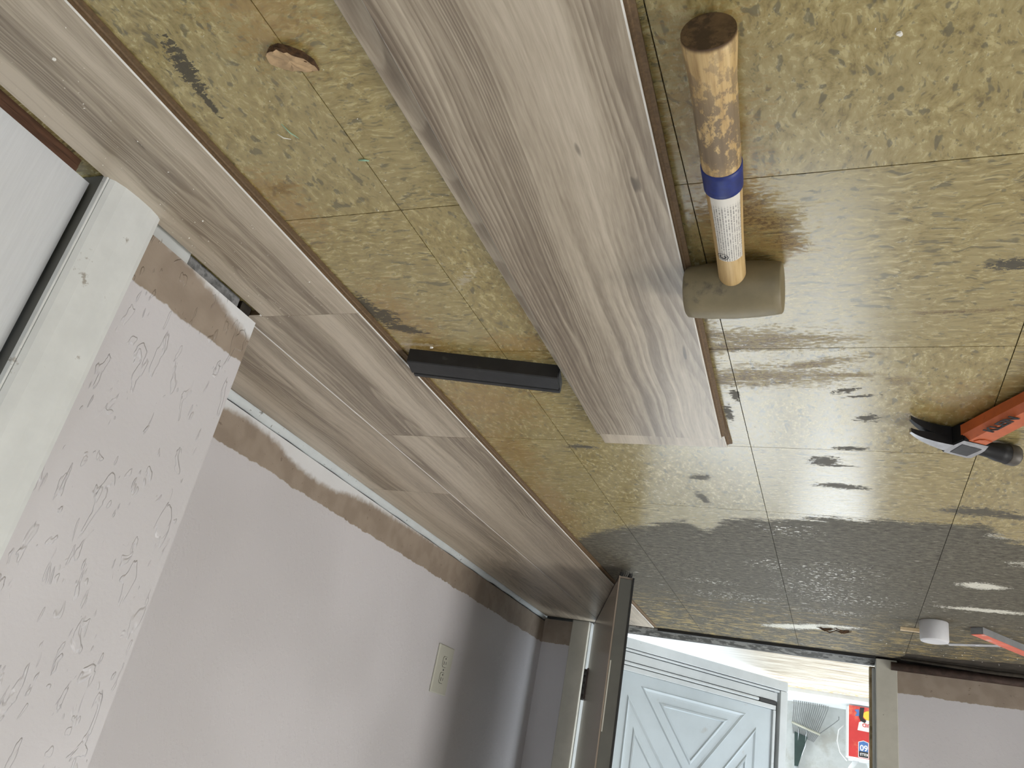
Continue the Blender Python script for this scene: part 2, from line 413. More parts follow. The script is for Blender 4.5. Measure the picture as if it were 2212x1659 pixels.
def struct(o, label=None, cat=None):
    o['kind'] = 'structure'
    if label: o['label'] = label
    if cat: o['category'] = cat
    return o
def text_mesh(name, body, size, mat, parent, loc, rot, ext=.0002, bold=0.0, sx=1.0):
    cu = bpy.data.curves.new(name, 'FONT'); cu.body = body; cu.size = size; cu.extrude = ext; cu.offset = bold
    cu.align_x = 'LEFT'; cu.align_y = 'BOTTOM_BASELINE'
    t = bpy.data.objects.new(name + '_tmp', cu); C.objects.link(t)
    dg = bpy.context.evaluated_depsgraph_get()
    me = bpy.data.meshes.new_from_object(t.evaluated_get(dg)); C.objects.unlink(t); bpy.data.objects.remove(t)
    me.materials.clear(); me.materials.append(mat); me.name = name
    o = bpy.data.objects.new(name, me); C.objects.link(o); o.parent = parent; o.location = loc; o.rotation_euler = rot; o.scale = (sx, 1, 1)
    return o

# ------------------------------------------------------------------ floor: sub-floor slab + single vinyl tiles
T = 0.3048; GAP = 0.0011
bm = bmesh.new(); bx(bm, -3.0, 0.72, -2.6, 2.40, -.12, -.0032)
floor = struct(mk('floor', bm, M_DARKGAP), 'old olive vinyl tile floor, worn grey by the doorway', 'floor')
def yedge(x):
    if x >= -.585: return 2.236
    return max(2.18 + .319*(x + .585), 2.03) + .004*math.sin(x*61) + .003*math.sin(x*143)
full = {}
for i in range(-10, 2):
    for j in range(-5, 8):
        x0, y0 = i*T + GAP/2, j*T + GAP/2
        x1, y1 = (i+1)*T - GAP/2, (j+1)*T - GAP/2
        x1 = min(x1, .578); x0 = max(x0, -2.99)
        if x1 - x0 < .02: continue
        turn = (i + j + 1) % 2
        if y1 < 2.0 and x1 - x0 > .3:
            if turn not in full:
                bm = bmesh.new(); hw = (T-GAP)/2
                bx(bm, -hw, hw, -hw, hw, -.003, 0)
                full[turn] = mk('tile', bm, M_DARKGAP, floor); o = full[turn]
            else:
                o = full[turn].copy(); C.objects.link(o); o.parent = floor
            o.name = 'tile'; o.location = ((x0+x1)/2, (y0+y1)/2, 0)
            o.material_slots[0].link = 'OBJECT'; o.material_slots[0].material = vinyl_for(turn, x0, x1, y0, y1)
        else:
            n = 10
            top = [(x1 + (x0-x1)*k/n) for k in range(n+1)]
            poly = [(x0, y0), (x1, y0)] + [(xx, min(y1, yedge(xx))) for xx in top]
            if min(q[1] for q in poly[2:]) <= y0 + .004: continue
            bm = bmesh.new(); prism(bm, poly, -.003, 0, 'z'); mk('tile', bm, vinyl_for(turn, x0, x1, y0, y1), floor)

# ------------------------------------------------------------------ walls
bm = bmesh.new(); bx(bm, .325, .72, -.100, .18, .022, 2.4, 1); bx(bm, .58, .72, .18, 2.40, .022, 2.4, 0)
bx(bm, .325, .72, -.92, -.100, 2.06, 2.4, 0); bx(bm, .325, .72, -2.6, -.92, 0, 2.4, 0)
wall_right = struct(mk('wall_right', bm, [M_WALL, M_KNOCK]), 'lilac right wall with a bare tan strip where the baseboard was', 'wall')
box('bottom_plate', (.334, .70, -.028, .045, 0, .0225), M_WHITE, wall_right)
box('mortar_block', (.336, .70, .045, .150, 0, .0225), M_CONC, wall_right, bev=.003)
box('wall_foot', (.338, .70, .156, .176, 0, .0225), M_DARKGAP, wall_right)
box('main_plate', (.588, .70, .185, 2.39, 0, .0225), M_CONC, wall_right)

bm = bmesh.new()
bx(bm, .432, .58, 2.27, 2.40, .012, 2.4); bx(bm, -.56, .432, 2.27, 2.40, 2.06, 2.4)
bx(bm, -3.0, -.56, 2.27, 2.40, .012, 2.4)
wall_front = struct(mk('wall_front', bm, M_WALL), 'lilac far wall with the open doorway', 'wall')

bm = bmesh.new()
bx(bm, -3.14, -3.0, -2.6, -.1, 0, 2.4); bx(bm, -3.14, -3.0, 1.4, 2.40, 0, 2.4); bx(bm, -3.14, -3.0, -.1, 1.4, 0, .9); bx(bm, -3.14, -3.0, -.1, 1.4, 2.1, 2.4)
wall_left = struct(mk('wall_left', bm, M_WALL), 'lilac left wall with a window', 'wall')
bm = bmesh.new()
bx(bm, -3.14, -1.9, -2.74, -2.6, 0, 2.4); bx(bm, -.5, .72, -2.74, -2.6, 0, 2.4); bx(bm, -1.9, -.5, -2.74, -2.6, 0, .95); bx(bm, -1.9, -.5, -2.74, -2.6, 2.1, 2.4)
struct(mk('wall_back', bm, M_WALL), 'lilac back wall with an added window for fill light', 'wall')
struct(box('ceiling', (-3.14, .72, -2.74, 2.40, 2.4, 2.5), M_CEIL), 'plain white ceiling', 'ceiling')
def window(n, axis):
    e = struct(empty('window_%d' % n), 'white framed window', 'window')
    if axis == 'x':
        for q in ((-3.12, -3.02, -.1, -.05, .9, 2.1), (-3.12, -3.02, 1.35, 1.4, .9, 2.1), (-3.12, -3.02, -.05, 1.35, .9, .95), (-3.12, -3.02, -.05, 1.35, 2.05, 2.1), (-3.09, -3.05, -.05, 1.35, 1.48, 1.52)):
            box('window_frame', q, M_WHITE, e)
    else:
        for q in ((-1.9, -1.85, -2.72, -2.62, .95, 2.1), (-.55, -.5, -2.72, -2.62, .95, 2.1), (-1.85, -.55, -2.72, -2.62, .95, 1.0), (-1.85, -.55, -2.72, -2.62, 2.05, 2.1), (-1.22, -1.18, -2.69, -2.65, 1.0, 2.05)):
            box('window_frame', q, M_WHITE, e)
window(1, 'x'); window(2, 'y')  # the second, rear window is unseen and added for fill light

# quarter-round bead along the right wall, chipped
def bead_prof(r): return [(0, 0)] + [(-r*math.cos(a), r*math.sin(a)) for a in [k*PI/2/7 for k in range(8)]]
bm = bmesh.new(); ys = [.185 + k*(2.262-.185)/48 for k in range(49)]
prev = None
for k, yy in enumerate(ys):
    r = .0160 + .0008*math.sin(k*1.7) - (.002 if yy > 1.7 else 0)
    ring = [bm.verts.new((.5835 + u, yy, .002 + v*1.15)) for u, v in bead_prof(r)]
    if prev:
        for a in range(len(ring)):
            f = bm.faces.new((prev[a], prev[(a+1) % len(ring)], ring[(a+1) % len(ring)], ring[a])); f.smooth = True
    else: bm.faces.new(ring)
    prev = ring
bm.faces.new(prev)
struct(mk('baseboard_right', bm, M_TRIM), 'chipped white quarter-round bead along the foot of the right wall', 'baseboard')
# brown rod in the gap below the front wall
bm = bmesh.new(); tube(bm, [(-.575, 2.248, .0225), (-1.2, 2.243, .0215), (-2.9, 2.245, .0215)], .0125, 14)
struct(mk('baseboard_front', bm, M_ROD), 'dark brown round trim along the foot of the far wall', 'baseboard')
bm = bmesh.new(); tube(bm, [(-.60, 2.205, .004), (-.85, 2.205, .010), (-1.2, 2.20, .007), (-2.0, 2.2, .006)], [.004, .006, .005, .005], 8)
sp = mk('splinter', bm, M_DARKGAP, floor)

# ------------------------------------------------------------------ white interior door at the right and its casing
door1 = struct(empty('door_1', (.355, -.50, 0)), 'closed white wood-grained interior door', 'door')
box('door_panel', (-.0155, .02, -.40, .391, .0165, 2.03), M_WHITEG, door1)
box('bottom_rail_edge', (-.0150, .02, -.40, .372, .0087, .0163), M_REDWOOD, door1)
trim1 = struct(empty('trim_1', (0, 0, 0)), 'scuffed white door casing beside the white door', 'trim')
prof = [(.3245, -.104), (.3165, -.1045), (.3125, -.100), (.3085, -.088), (.3065, -.070), (.3065, -.052), (.3085, -.038), (.3115, -.0315), (.3145, -.0300), (.3245, -.0300)]
bm = bmesh.new(); prism(bm, prof, .0015, 2.1, 'z')
mk('casing', bm, M_WHITE, trim1)
box('jamb', (.3247, .46, -.1045, -.1005, .002, 2.06), M_DOOREDGE_SHADE, trim1)  # dark grey paints in the shade on this jamb face
box('jamb_edge', (.3170, .3247, -.1075, -.1047, .006, 2.06), M_WHITE, trim1, bev=.0008)
bm = bmesh.new(); prism(bm, [(.3245, -.92), (.3065, -.92), (.3065, -.99), (.3245, -.99)], 0, 2.1, 'z'); mk('casing', bm, M_WHITE, trim1)
box('head_casing', (.3065, .3245, -.92, -.104, 2.03, 2.1), M_WHITE, trim1)
struct(box('threshold_strip', (.3405, .42, -.90, -.128, 0, .0082), M_REDWOOD), 'reddish brown wooden strip under the white door', 'threshold')

# ------------------------------------------------------------------ front doorway: casing, jambs, sill
trim2 = struct(empty('trim_2', (0, 0, 0)), 'pale casing and jambs around the open front doorway', 'trim')
box('casing', (.405, .468, 2.252, 2.27, .006, 2.1), M_JAMB, trim2, bev=.002)
box('casing', (-.592, -.532, 2.252, 2.27, .004, 2.1), M_JAMB, trim2, bev=.002)
box('head_casing', (-.532, .405, 2.252, 2.27, 2.04, 2.1), M_JAMB, trim2, bev=.002)
box('jamb', (.402, .432, 2.2705, 2.42, .006, 2.06), M_STORM, trim2)
box('jamb_stop', (.392, .402, 2.335, 2.35, .02, 2.04), M_STORM, trim2)
box('jamb_stop', (.388, .402, 2.375, 2.42, .02, 2.04), M_STORM, trim2)
box('jamb', (-.560, -.532, 2.2705, 2.42, .006, 2.06), M_STORM, trim2)
M_STRIP = speckled('tan_weatherstrip', (.42, .33, .19), .6, .2, 30, (.2, .15, .08), 20, .55, .65)
box('weatherstrip', (-.532, -.514, 2.318, 2.345, .02, 2.04), M_STRIP, trim2, bev=.003)
box('jamb_stop', (-.532, -.5225, 2.2855, 2.318, .03, 2.04), M_STORM, trim2)
bm = bmesh.new()
prism(bm, [(2.2385, -.003), (2.2385, .004), (2.246, .0075), (2.262, .0075), (2.272, .003), (2.300, .006), (2.325, .012), (2.345, .012), (2.352, .006), (2.39, -.004), (2.43, -.022), (2.43, -.05), (2.2385, -.05)], -.531, .401, 'x')
sill = struct(mk('trim_3', bm, M_ALU), 'dirty grimy metal door sill across the doorway', 'sill')

box('sill_gap', (-.53, .155, 2.2365, 2.2465, -.002, .0098), M_BLACK, sill)
box('sill_gasket', (-.53, .40, 2.350, 2.372, -.004, .0095), M_BLACK, sill)

# ------------------------------------------------------------------ open front door
dv = Vector((.338, .941, 0)).normalized()
ang = math.atan2(dv.y, dv.x)          # local +X runs from the free edge to the hinge
door2 = struct(empty('door_2', (.0985, 1.435, 0), ang), 'taupe front door standing open against the hinge side', 'door')
# local: x 0..0.80 along the door, y 0..0.040 thickness (towards the room)
box('door_leaf', (.003, .812, .0015, .0375, .024, 2.03), M_DOOR, door2)
box('lock_edge', (.0, .0029, .004, .035, .030, 2.03), M_DOOREDGE_SHADE, door2)
box('edge_lip', (-.0012, .0035, .0, .0035, .024, 2.03), M_DOOR, door2)
box('edge_lip', (-.0015, .0035, .0355, .040, .024, 2.03), M_BLACK, door2)
bm = bmesh.new(); bx(bm, .0, .81, .003, .009, .0135, .0238); bx(bm, .0, .81, .026, .032, .0135, .0238)
for k in range(7):
    xx = .001 + k*.0012; yy = .004 + k*.0048
    tube(bm, [(xx, yy, .022), (xx-.003, yy+.002, .016), (xx-.007, yy+.001*(k % 3), .009 + .002*(k % 2))], [.0012, .001, .0004], 5)
mk('door_sweep', bm, M_BLACK, door2)
box('hinge_leaf', (.772, .812, -.0016, .0014, .175, .275), M_ROD, door2)
for k in range(5):
    bm = bmesh.new(); lathe(bm, [(.175 + k*.0203, .0062), (.1946 + k*.0203, .0062)], 12, 0, 'z')
    o = mk('hinge_knuckle', bm, M_DOOREDGE_SHADE, door2, loc=(.8185, -.004, 0))
box('chipped_paint', (-.0009, -.0001, .0045, .0075, .235, .40), M_JAMB, door2)

# ------------------------------------------------------------------ newly laid laminate
def plank(name, x0, x1, y0, y1, z, parent=None, rz=0, lip=-1, t=.0082):
    cx, cy = (x0+x1)/2, (y0+y1)/2; hw, hl = (x1-x0)/2, (y1-y0)/2
    bv = .0013
    poly = [(-hw, .0036), (-hw, t-bv), (-hw+bv, t), (hw-bv*.7, t), (hw, t-bv*.7), (hw, 0)]
    mi = [1, 2, 0, 2, 1, 1]
    if lip: poly += [(-hw-.0072, 0), (-hw-.0072, .0022), (-hw-.003, .0024), (-hw-.002, .0036)]; mi += [1, 1, 1, 1]
    else: poly += [(-hw, 0)]; mi += [1]
    mi = mi[:len(poly)]
    bm = bmesh.new(); prism(bm, poly, -hl, hl, 'y', mi, 1)
    return mk(name, bm, [M_WOOD, M_CORE, M_BEVEL], parent, loc=(cx, cy, z), rot=(0, 0, rz))
lam = empty('laminate_flooring', (.36, 0, 0))
tag(lam, 'two rows of grey-brown wood-look planks laid along the right wall', 'flooring')
def lp(x0, x1, y0, y1, lip=True):
    o = plank('plank', x0, x1, y0, y1, 0.0004, lam, 0, lip); o.location.x -= .36; return o
lp(.160, .322, -1.15, .1840); lp(.160, .3545, .1843, .5950)
lp(.160, .3545, .5956, 2.20)
lp(.3551, .5665, .1905, .9150, False); lp(.3551, .5665, .9156, 2.232, False)
lp(.3224, .3545, .1800, .1842, False)

# ------------------------------------------------------------------ loose planks
tag(plank('laminate_plank', -.272, -.0755, -.70, .5955, .0003, None, -.001), 'grey-brown laminate plank lying underneath, its end peeking out past the plank on top', 'plank', 'loose laminate planks')
tag(plank('laminate_plank', -.2810, -.0890, -.745, .542, .0088, None, 0, True), 'loose grey-brown laminate plank lying on top of another, beside the rubber mallet', 'plank', 'loose laminate planks')
up = bpy.data.objects['laminate_plank.001']
up.rotation_euler.z = -.0335
_c = Vector((-.1735, .5430)); _dir = Vector((-math.sin(.0335), -math.cos(.0335)))
_p = _c + _dir*.6435; up.location.x, up.location.y = _p.x, _p.y

# ------------------------------------------------------------------ rubber mallet
M_RUBBER = speckled('dusty_tan_rubber', (.20, .165, .095), .55, .12, 30, (.09, .075, .05), 26, .56, .68)
def handle_wood():
    b = NB('mallet_ash_handle'); o = b.obj(); x, y, z = b.sep(o)
    g = b.noise(b.mapping(o, sc=(1.2, 22, 22)), 8, 4, .6)
    c = b.ramp(g, [(.3, (.30, .185, .075)), (.5, (.50, .345, .155)), (.7, (.63, .465, .24))])
    d = b.noise(b.mapping(o, sc=(1, 1.6, 1.6)), 55, 6, .7)
    zone = b.math('MULTIPLY', b.mr(x, .165, .20), b.mr(x, .33, .235, .25, 1))
    m1 = b.math('MULTIPLY', b.mr(b.math('ADD', d, b.math('MULTIPLY', zone, .12)), .54, .62), zone)
    c = b.mix(b.math('MULTIPLY', m1, .8), c, (.13, .10, .075))
    c = b.mix(b.mr(x, .307, .3112), c, (.085, .045, .022))
    return b.out(c, .5, .4)
M_HANDLE = handle_wood()
M_ENDGRAIN = speckled('dark_end_grain', (.13, .078, .037), .7, .3, 90, (.05, .03, .015), 60, .5, .6)
M_BLUE = speckled('blue_band', (.006, .020, .15), .5, .25, 60, (.03, .035, .05), 40, .6, .68)
def label_mat():
    b = NB('mallet_paper_label'); o = b.obj(); x, y, z = b.sep(o)
    ang = b.math('ARCTAN2', y, z)
    rows = b.math('FRACT', b.math('MULTIPLY', ang, 6.2))
    row = b.math('MULTIPLY', b.mr(rows, .22, .34), b.mr(rows, .82, .70))
    rid = b.math('FLOOR', b.math('MULTIPLY', ang, 6.2))
    wv = b.noise(b.comb(b.math('MULTIPLY', x, 900), b.math('MULTIPLY', rid, 7.7), 0), 1, 3, .7)
    ink = b.math('MULTIPLY', b.math('MULTIPLY', row, b.mr(wv, .42, .52)), b.mr(x, .148, .140))
    c = b.mix(b.math('MULTIPLY', ink, .75), (.66, .63, .57), (.10, .095, .09))
    return b.out(c, .5, .4)
M_LABEL = label_mat()
M_INK = speckled('black_ink', (.02, .02, .02), .6, .1, 20)
mal = empty('rubber_mallet', (-.3335, .132, 0))
tag(mal, 'tan rubber mallet with a wooden handle and blue band, lying beside the loose planks', 'mallet')
bm = bmesh.new()
hp = [(-.048, .0215), (-.0478, .0245), (-.0465, .0262), (-.040, .0272), (-.024, .0287), (0, .0296), (.024, .0288), (.040, .0272), (.046, .0262), (.0478, .0240), (.048, .020)]
lathe(bm, hp, 40, 0, 'x')
mk('head', bm, M_RUBBER, mal, loc=(0, 0, .0297), rot=(0, 0, .02))
hd = Vector((-.0165, -.3185, -.0095)); L = hd.length
yaw = math.atan2(hd.y, hd.x); pitch = -math.asin(hd.z/L)
hrot = (Matrix.Rotation(yaw, 3, 'Z') @ Matrix.Rotation(pitch, 3, 'Y')).to_euler()
def hr(s):
    pts = [(0, .0132), (.06, .0134), (.10, .0140), (.15, .0156), (.19, .0166), (.24, .0172), (.275, .0178), (.300, .0196), (.3085, .0200), (.3115, .0194)]
    for (a, r), (b_, q) in zip(pts, pts[1:]):
        if a <= s <= b_: return r + (q-r)*(s-a)/(b_-a)
    return pts[-1][1]
bm = bmesh.new(); ss = [k*.3115/60 for k in range(61)]
lathe(bm, [(s, hr(s), 0, 1 if k == 60 else 0) for k, s in enumerate(ss)], 32, 0, 'x')
hdl = mk('handle', bm, [M_HANDLE, M_ENDGRAIN], mal, loc=(0, 0, .0302), rot=hrot)
bm = bmesh.new(); seg = 32; ss = [.156 + k*.026/6 for k in range(7)]
lathe(bm, [(.1555, hr(.155))] + [(s, hr(s) + .0009) for s in ss] + [(.1828, hr(.183))], seg, 0, 'x')
mk('blue_band', bm, M_BLUE, mal, loc=(0, 0, .0302), rot=hrot)
bm = bmesh.new(); prev = None
for k in range(17):
    s = .066 + k*(.1552-.066)/16
    ring = []
    for a in range(13):
        t = math.radians(-62 + a*104/12)
        ring.append(bm.verts.new((s, math.sin(t)*(hr(s)+.0002), math.cos(t)*(hr(s)+.0002))))
    if prev:
        for a in range(12): bm.faces.new((prev[a], prev[a+1], ring[a+1], ring[a])).smooth = True
    prev = ring
lab = mk('paper_label', bm, M_LABEL, mal, loc=(0, 0, .0302), rot=hrot)
bm = bmesh.new()      # round recycling mark on the label
for r0, r1, a0, a1 in ((.0042, .0048, 0, 360), (.0016, .0030, 40, 330)):
    n = 22; pv = None
    for k in range(n+1):
        a = math.radians(a0 + (a1-a0)*k/n); cur = []
        for r in (r0, r1):
            ss_ = .0725 + r*math.cos(a); tt = math.radians(22) + r*1.15*math.sin(a)/.0136
            cur.append(bm.verts.new((ss_, math.sin(tt)*(hr(ss_)+.00035), math.cos(tt)*(hr(ss_)+.00035))))
        if pv: bm.faces.new((pv[0], pv[1], cur[1], cur[0]))
        pv = cur
mk('label_mark', bm, M_INK, mal, loc=(0, 0, .0302), rot=hrot)

# ------------------------------------------------------------------ tapping block
M_BLK = speckled('black_plastic', (.012, .012, .013), .5, .3, 50, (.05, .05, .05), 30, .62, .75)
tb = tag(empty('tapping_block', (.1405, .2942, 0), math.atan2(.0505, -.2105)), 'black plastic tapping block lying on vinyl between the planks', 'tapping block')
# local x along the block, local -y towards the far side
bm = bmesh.new()
pf = [(0, 0), (0, .0195), (-.0015, .021), (-.034, .0215), (-.0350, .0195), (-.0355, .0095), (-.0425, .0090), (-.0430, .0180), (-.0440, .0190), (-.0515, .0185), (-.0530, .017), (-.0530, 0)]
prism(bm, pf, 0, .2190, 'x')
mk('block_body', bm, M_BLK, tb)
box('end_face', (.2191, .2200, -.050, -.003, .002, .0165), M_BLK, tb)

# ------------------------------------------------------------------ claw hammer
M_HBLACK = speckled('black_hammer_enamel', (.008, .008, .009), .55, .2, 40, spec=.3)
M_HSTEEL = speckled('polished_hammer_steel', (.56, .57, .59), .3, .2, 60, (.2, .2, .2), 30, .6, .7, metal=1.0)
M_HDARK = speckled('worn_dark_steel', (.09, .082, .072), .5, .3, 60, metal=.5)
M_ORANGE = speckled('orange_fibreglass', (.47, .105, .03), .45, .12, 40, (.28, .06, .02), 18, .6, .75)
ham = tag(empty('claw_hammer', (-.585, .537, 0), math.atan2(.468, -.885)), 'claw hammer with an orange handle and black head lying on its side on the vinyl', 'hammer')
# local x towards the striking face, local y towards the handle
ZB, ZT = .0022, .0285; ZM = (ZB+ZT)/2
bm = bmesh.new()
prism(bm, [(-.024, -.0125), (.012, -.0145), (.018, -.011), (.018, .011), (.014, .018), (.012, .034), (-.024, .034), (-.026, .016)], ZB, ZT, 'z')
for f in bm.faces:
    if f.normal.z > .9 or all(v.co.z > ZT-.0001 for v in f.verts): f.material_index = 1
bmesh.ops.bevel(bm, geom=[e for e in bm.edges], offset=.0015, segments=2, affect='EDGES')
mk('head_cheek', bm, [M_HBLACK, M_HSTEEL], ham)
bm = bmesh.new(); prism(bm, [(-.016, -.006), (.008, -.007), (.010, .020), (-.018, .022)], ZT, ZT+.0006, 'z'); mk('cheek_inset', bm, speckled('grey_black_inset', (.035, .035, .037), .6, .3, 60), ham)
bm = bmesh.new(); lathe(bm, [(.012, .0105), (.024, .0098), (.038, .0108), (.048, .0128), (.060, .0134)], 20, 0, 'x', (1.0, 1.0)); mk('neck', bm, M_HBLACK, ham, loc=(0, -.001, ZM))
bm = bmesh.new(); lathe(bm, [(.060, .0134), (.0615, .0142), (.072, .0143), (.0745, .0130), (.0755, .009)], 24, 0, 'x'); mk('striking_face', bm, M_HDARK, ham, loc=(0, -.001, ZM))
# claw: two tines side by side in z with a V between them
def tine(sgn):
    bm = bmesh.new(); n = 10; prev = None
    for k in range(n+1):
        t = k/n; x = -.022 - .065*t
        yc = .004 + .006*t*t + .010*t**3; th = .0088*(1-t)**1.1 + .0020
        gap = 0.0001 if t < .42 else (t-.42)/.58*.0062
        zo = ZM + sgn*(.0131 - .0012*t); zi = ZM + sgn*gap
        ring = [bm.verts.new((x, yc-th, zo)), bm.verts.new((x, yc+th, zo)), bm.verts.new((x, yc+th, zi)), bm.verts.new((x, yc-th, zi))]
        if prev:
            for a in range(4):
                f = bm.faces.new((prev[a], prev[(a+1) % 4], ring[(a+1) % 4], ring[a]))
                f.material_index = 1 if (a == 0 and sgn > 0) or a == 3 else 0
        else: bm.faces.new(ring)
        prev = ring
    bm.faces.new(prev).material_index = 1
    mk('claw_tine', bm, [M_HBLACK, M_HSTEEL], ham)
tine(1); tine(-1)
bm = bmesh.new()
oc = [(-.0245, .006), (-.0245, .020), (-.016, .0272), (.007, .0276), (.0115, .022), (.0115, .006), (.005, .0022), (-.018, .0022)]
pv = None
for yy, sc in ((.030, 1.0), (.10, .97), (.16, .9), (.20, .95), (.27, 1.0), (.31, 1.02)):
    ring = [bm.verts.new(((u+.0065)*sc-.0065, yy, (v-.015)*sc+.015)) for u, v in oc]
    if pv:
        for a in range(8): bm.faces.new((pv[a], pv[(a+1) % 8], ring[(a+1) % 8], ring[a]))
    else: bm.faces.new(ring)
    pv = ring
bm.faces.new(pv)
hh = mk('handle', bm, M_ORANGE, ham)
bm = bmesh.new(); prism(bm, [(-.012, .036), (.004, .036), (.006, .046), (-.004, .047), (-.010, .043)], .0268, .0285, 'z'); mk('handle_emblem', bm, M_ORANGE, ham)
text_mesh('handle_lettering', 'KLEIN', .0185, M_HBLACK, ham, (-.0100, .068, .0277), (0, 0, PI/2), .0002, .0006)

# ------------------------------------------------------------------ small things by the doorway
M_CUP = speckled('translucent_white_plastic', (.62, .62, .64), .45, .03, 20)
bm = bmesh.new(); lathe(bm, [(0, .0310), (.002, .0325), (.046, .0322), (.049, .0305), (.0485, .027), (.050, .0265)], 40, 0, 'z')
tag(mk('plastic_cup', bm, M_CUP, loc=(-.645, 1.673, .0002)), 'small upturned white plastic cup standing on the worn floor near the doorway', 'cup')
M_PALEWOOD = speckled('pale_wood', (.55, .43, .27), .6, .15, 40)
bm = bmesh.new(); bx(bm, -.030, .030, -.006, .006, .0002, .008)
tag(mk('wood_offcut', bm, [M_PALEWOOD], loc=(-.606, 1.780, 0), rot=(0, 0, -.06)), 'thin pale wood offcut lying behind the white cup', 'offcut')
ru = tag(empty('steel_rule', (-.70, 1.925, 0), math.atan2(-.062, -.10)), 'narrow steel rule lying on the floor beside the white cup', 'ruler')
ru.rotation_euler.z = math.atan2(-.060, -.110)
box('rule_blade', (0, .26, -.010, .010, .0003, .0022), speckled('bright_rule_steel', (.62, .63, .66), .35, .1, 40), ru)
box('scale_strip', (.0, .07, -.0012, .0012, .0022, .0024), M_INK, ru)
box('scale_strip', (.08, .25, -.0012, .0012, .0022, .0024), M_INK, ru)
M_RED = speckled('scuffed_red_paint', (.72, .17, .11), .5, .1, 30, (.62, .45, .40), 30, .58, .66)
M_GREYP = speckled('grey_aluminium', (.24, .245, .25), .5, .1, 30)
lv = tag(empty('spirit_level', (-.727, 1.692, 0), math.atan2(.80, -.60)), 'red and grey bar level lying on the floor at the right edge', 'level')
bm = bmesh.new(); prism(bm, [(0, .0003), (.030, .0003), (.030, .0165), (0, .0165)], 0, .40, 'x'); mk('level_body', bm, M_GREYP, lv)
box('red_face', (.0, .40, .0005, .0295, .0166, .0178), M_RED, lv)
box('end_plate', (-.0012, -.0001, .002, .026, .0025, .0150), M_GREYP, lv)
box('red_rim', (-.0010, .40, -.0006, .0, .0003, .0020), M_RED, lv)

# ------------------------------------------------------------------ wall outlet
M_PLATE = speckled('ivory_outlet_plate', (.52, .52, .45), .35, .03, 20)
ol = tag(empty('wall_outlet', (.58, 1.506, .316)), 'ivory duplex wall outlet on the lilac right wall', 'outlet')
box('cover_plate', (-.0065, 0, -.047, .047, -.063, .063), M_PLATE, ol, bev=.0025)
for dz in (-.021, .021):
    bm = bmesh.new(); pts = []
    for k in range(24):
        a = 2*PI*k/24; pts.append((max(-.0145, min(.0145, .0172*math.cos(a))), dz + max(-.0145, min(.0145, .0172*math.sin(a)))))
    prism(bm, pts, -.0068, -.0062, 'x'); rc = mk('receptacle_gap', bm, M_DARKGAP, ol)
    bm = bmesh.new(); prism(bm, [(u*.93, dz + (v-dz)*.93) for u, v in pts], -.0080, -.0060, 'x'); rc = mk('receptacle', bm, M_PLATE, ol)
    box('slot', (-.0083, -.0078, -.0078, -.0052, dz-.001, dz+.0085), M_INK, rc)
    box('slot', (-.0083, -.0078, .0050, .0070, dz-.001, dz+.0065), M_INK, rc)
    bm = bmesh.new(); lathe(bm, [(-.0083, .0025), (-.0078, .0025)], 10, 0, 'x'); mk('ground_hole', bm, M_INK, rc, loc=(0, 0, dz-.0085))
bm = bmesh.new(); lathe(bm, [(-.0078, .0024), (-.006, .003)], 12, 0, 'x'); mk('screw', bm, M_TINE, ol)

# ------------------------------------------------------------------ torn chip, slivers and crumbs
M_CHIP = speckled('torn_pinkish_board', (.43, .295, .165), .85, .2, 120, (.55, .38, .2), 40, .55, .7)
M_CHIPE = speckled('torn_dark_edge', (.075, .038, .016), .9, .5, 200)
bm = bmesh.new()
out = [(.019, -.2145), (.013, -.2190), (.003, -.2205), (-.006, -.2155), (-.014, -.2090), (-.0195, -.1990), (-.0185, -.1890), (-.008, -.1890), (.004, -.1915), (.014, -.1955), (.0225, -.2030)]
hz = [.005, .0075, .0080, .0085, .0080, .0060, .0020, .0016, .0014, .0014, .0022]
b0 = [bm.verts.new((x, y, .0002)) for x, y in out]; t0 = [bm.verts.new((x*.985, y*.998, h)) for (x, y), h in zip(out, hz)]
cen = bm.verts.new((.0, -.205, .0058))
for k in range(11):
    f = bm.faces.new((b0[k], b0[(k+1) % 11], t0[(k+1) % 11], t0[k])); f.material_index = 1
    bm.faces.new((t0[k], t0[(k+1) % 11], cen))
bm.faces.new(b0[::-1])
bmesh.ops.subdivide_edges(bm, edges=bm.edges[:], cuts=2, use_grid_fill=True)
for v in bm.verts:
    if v.co.z > .0005: v.co += Vector((random.uniform(-.0007, .0007), random.uniform(-.0007, .0007), random.uniform(-.0005, .0005)))
for k in range(14):
    q = random.random(); px = .010 - .028*q; py = -.2185 + .017*q*q + random.uniform(-.001, .001)
    v = [bm.verts.new((px + random.uniform(-.002, .002), py + random.uniform(-.002, .002), random.uniform(.001, .008))) for _ in range(4)]
    for tri in ((0, 1, 2), (0, 1, 3), (1, 2, 3), (0, 2, 3)): bm.faces.new([v[i] for i in tri]).material_index = 1
tag(mk('board_chip', bm, [M_CHIP, M_CHIPE]), 'torn pinkish chip of board lying on an olive vinyl tile', 'debris')

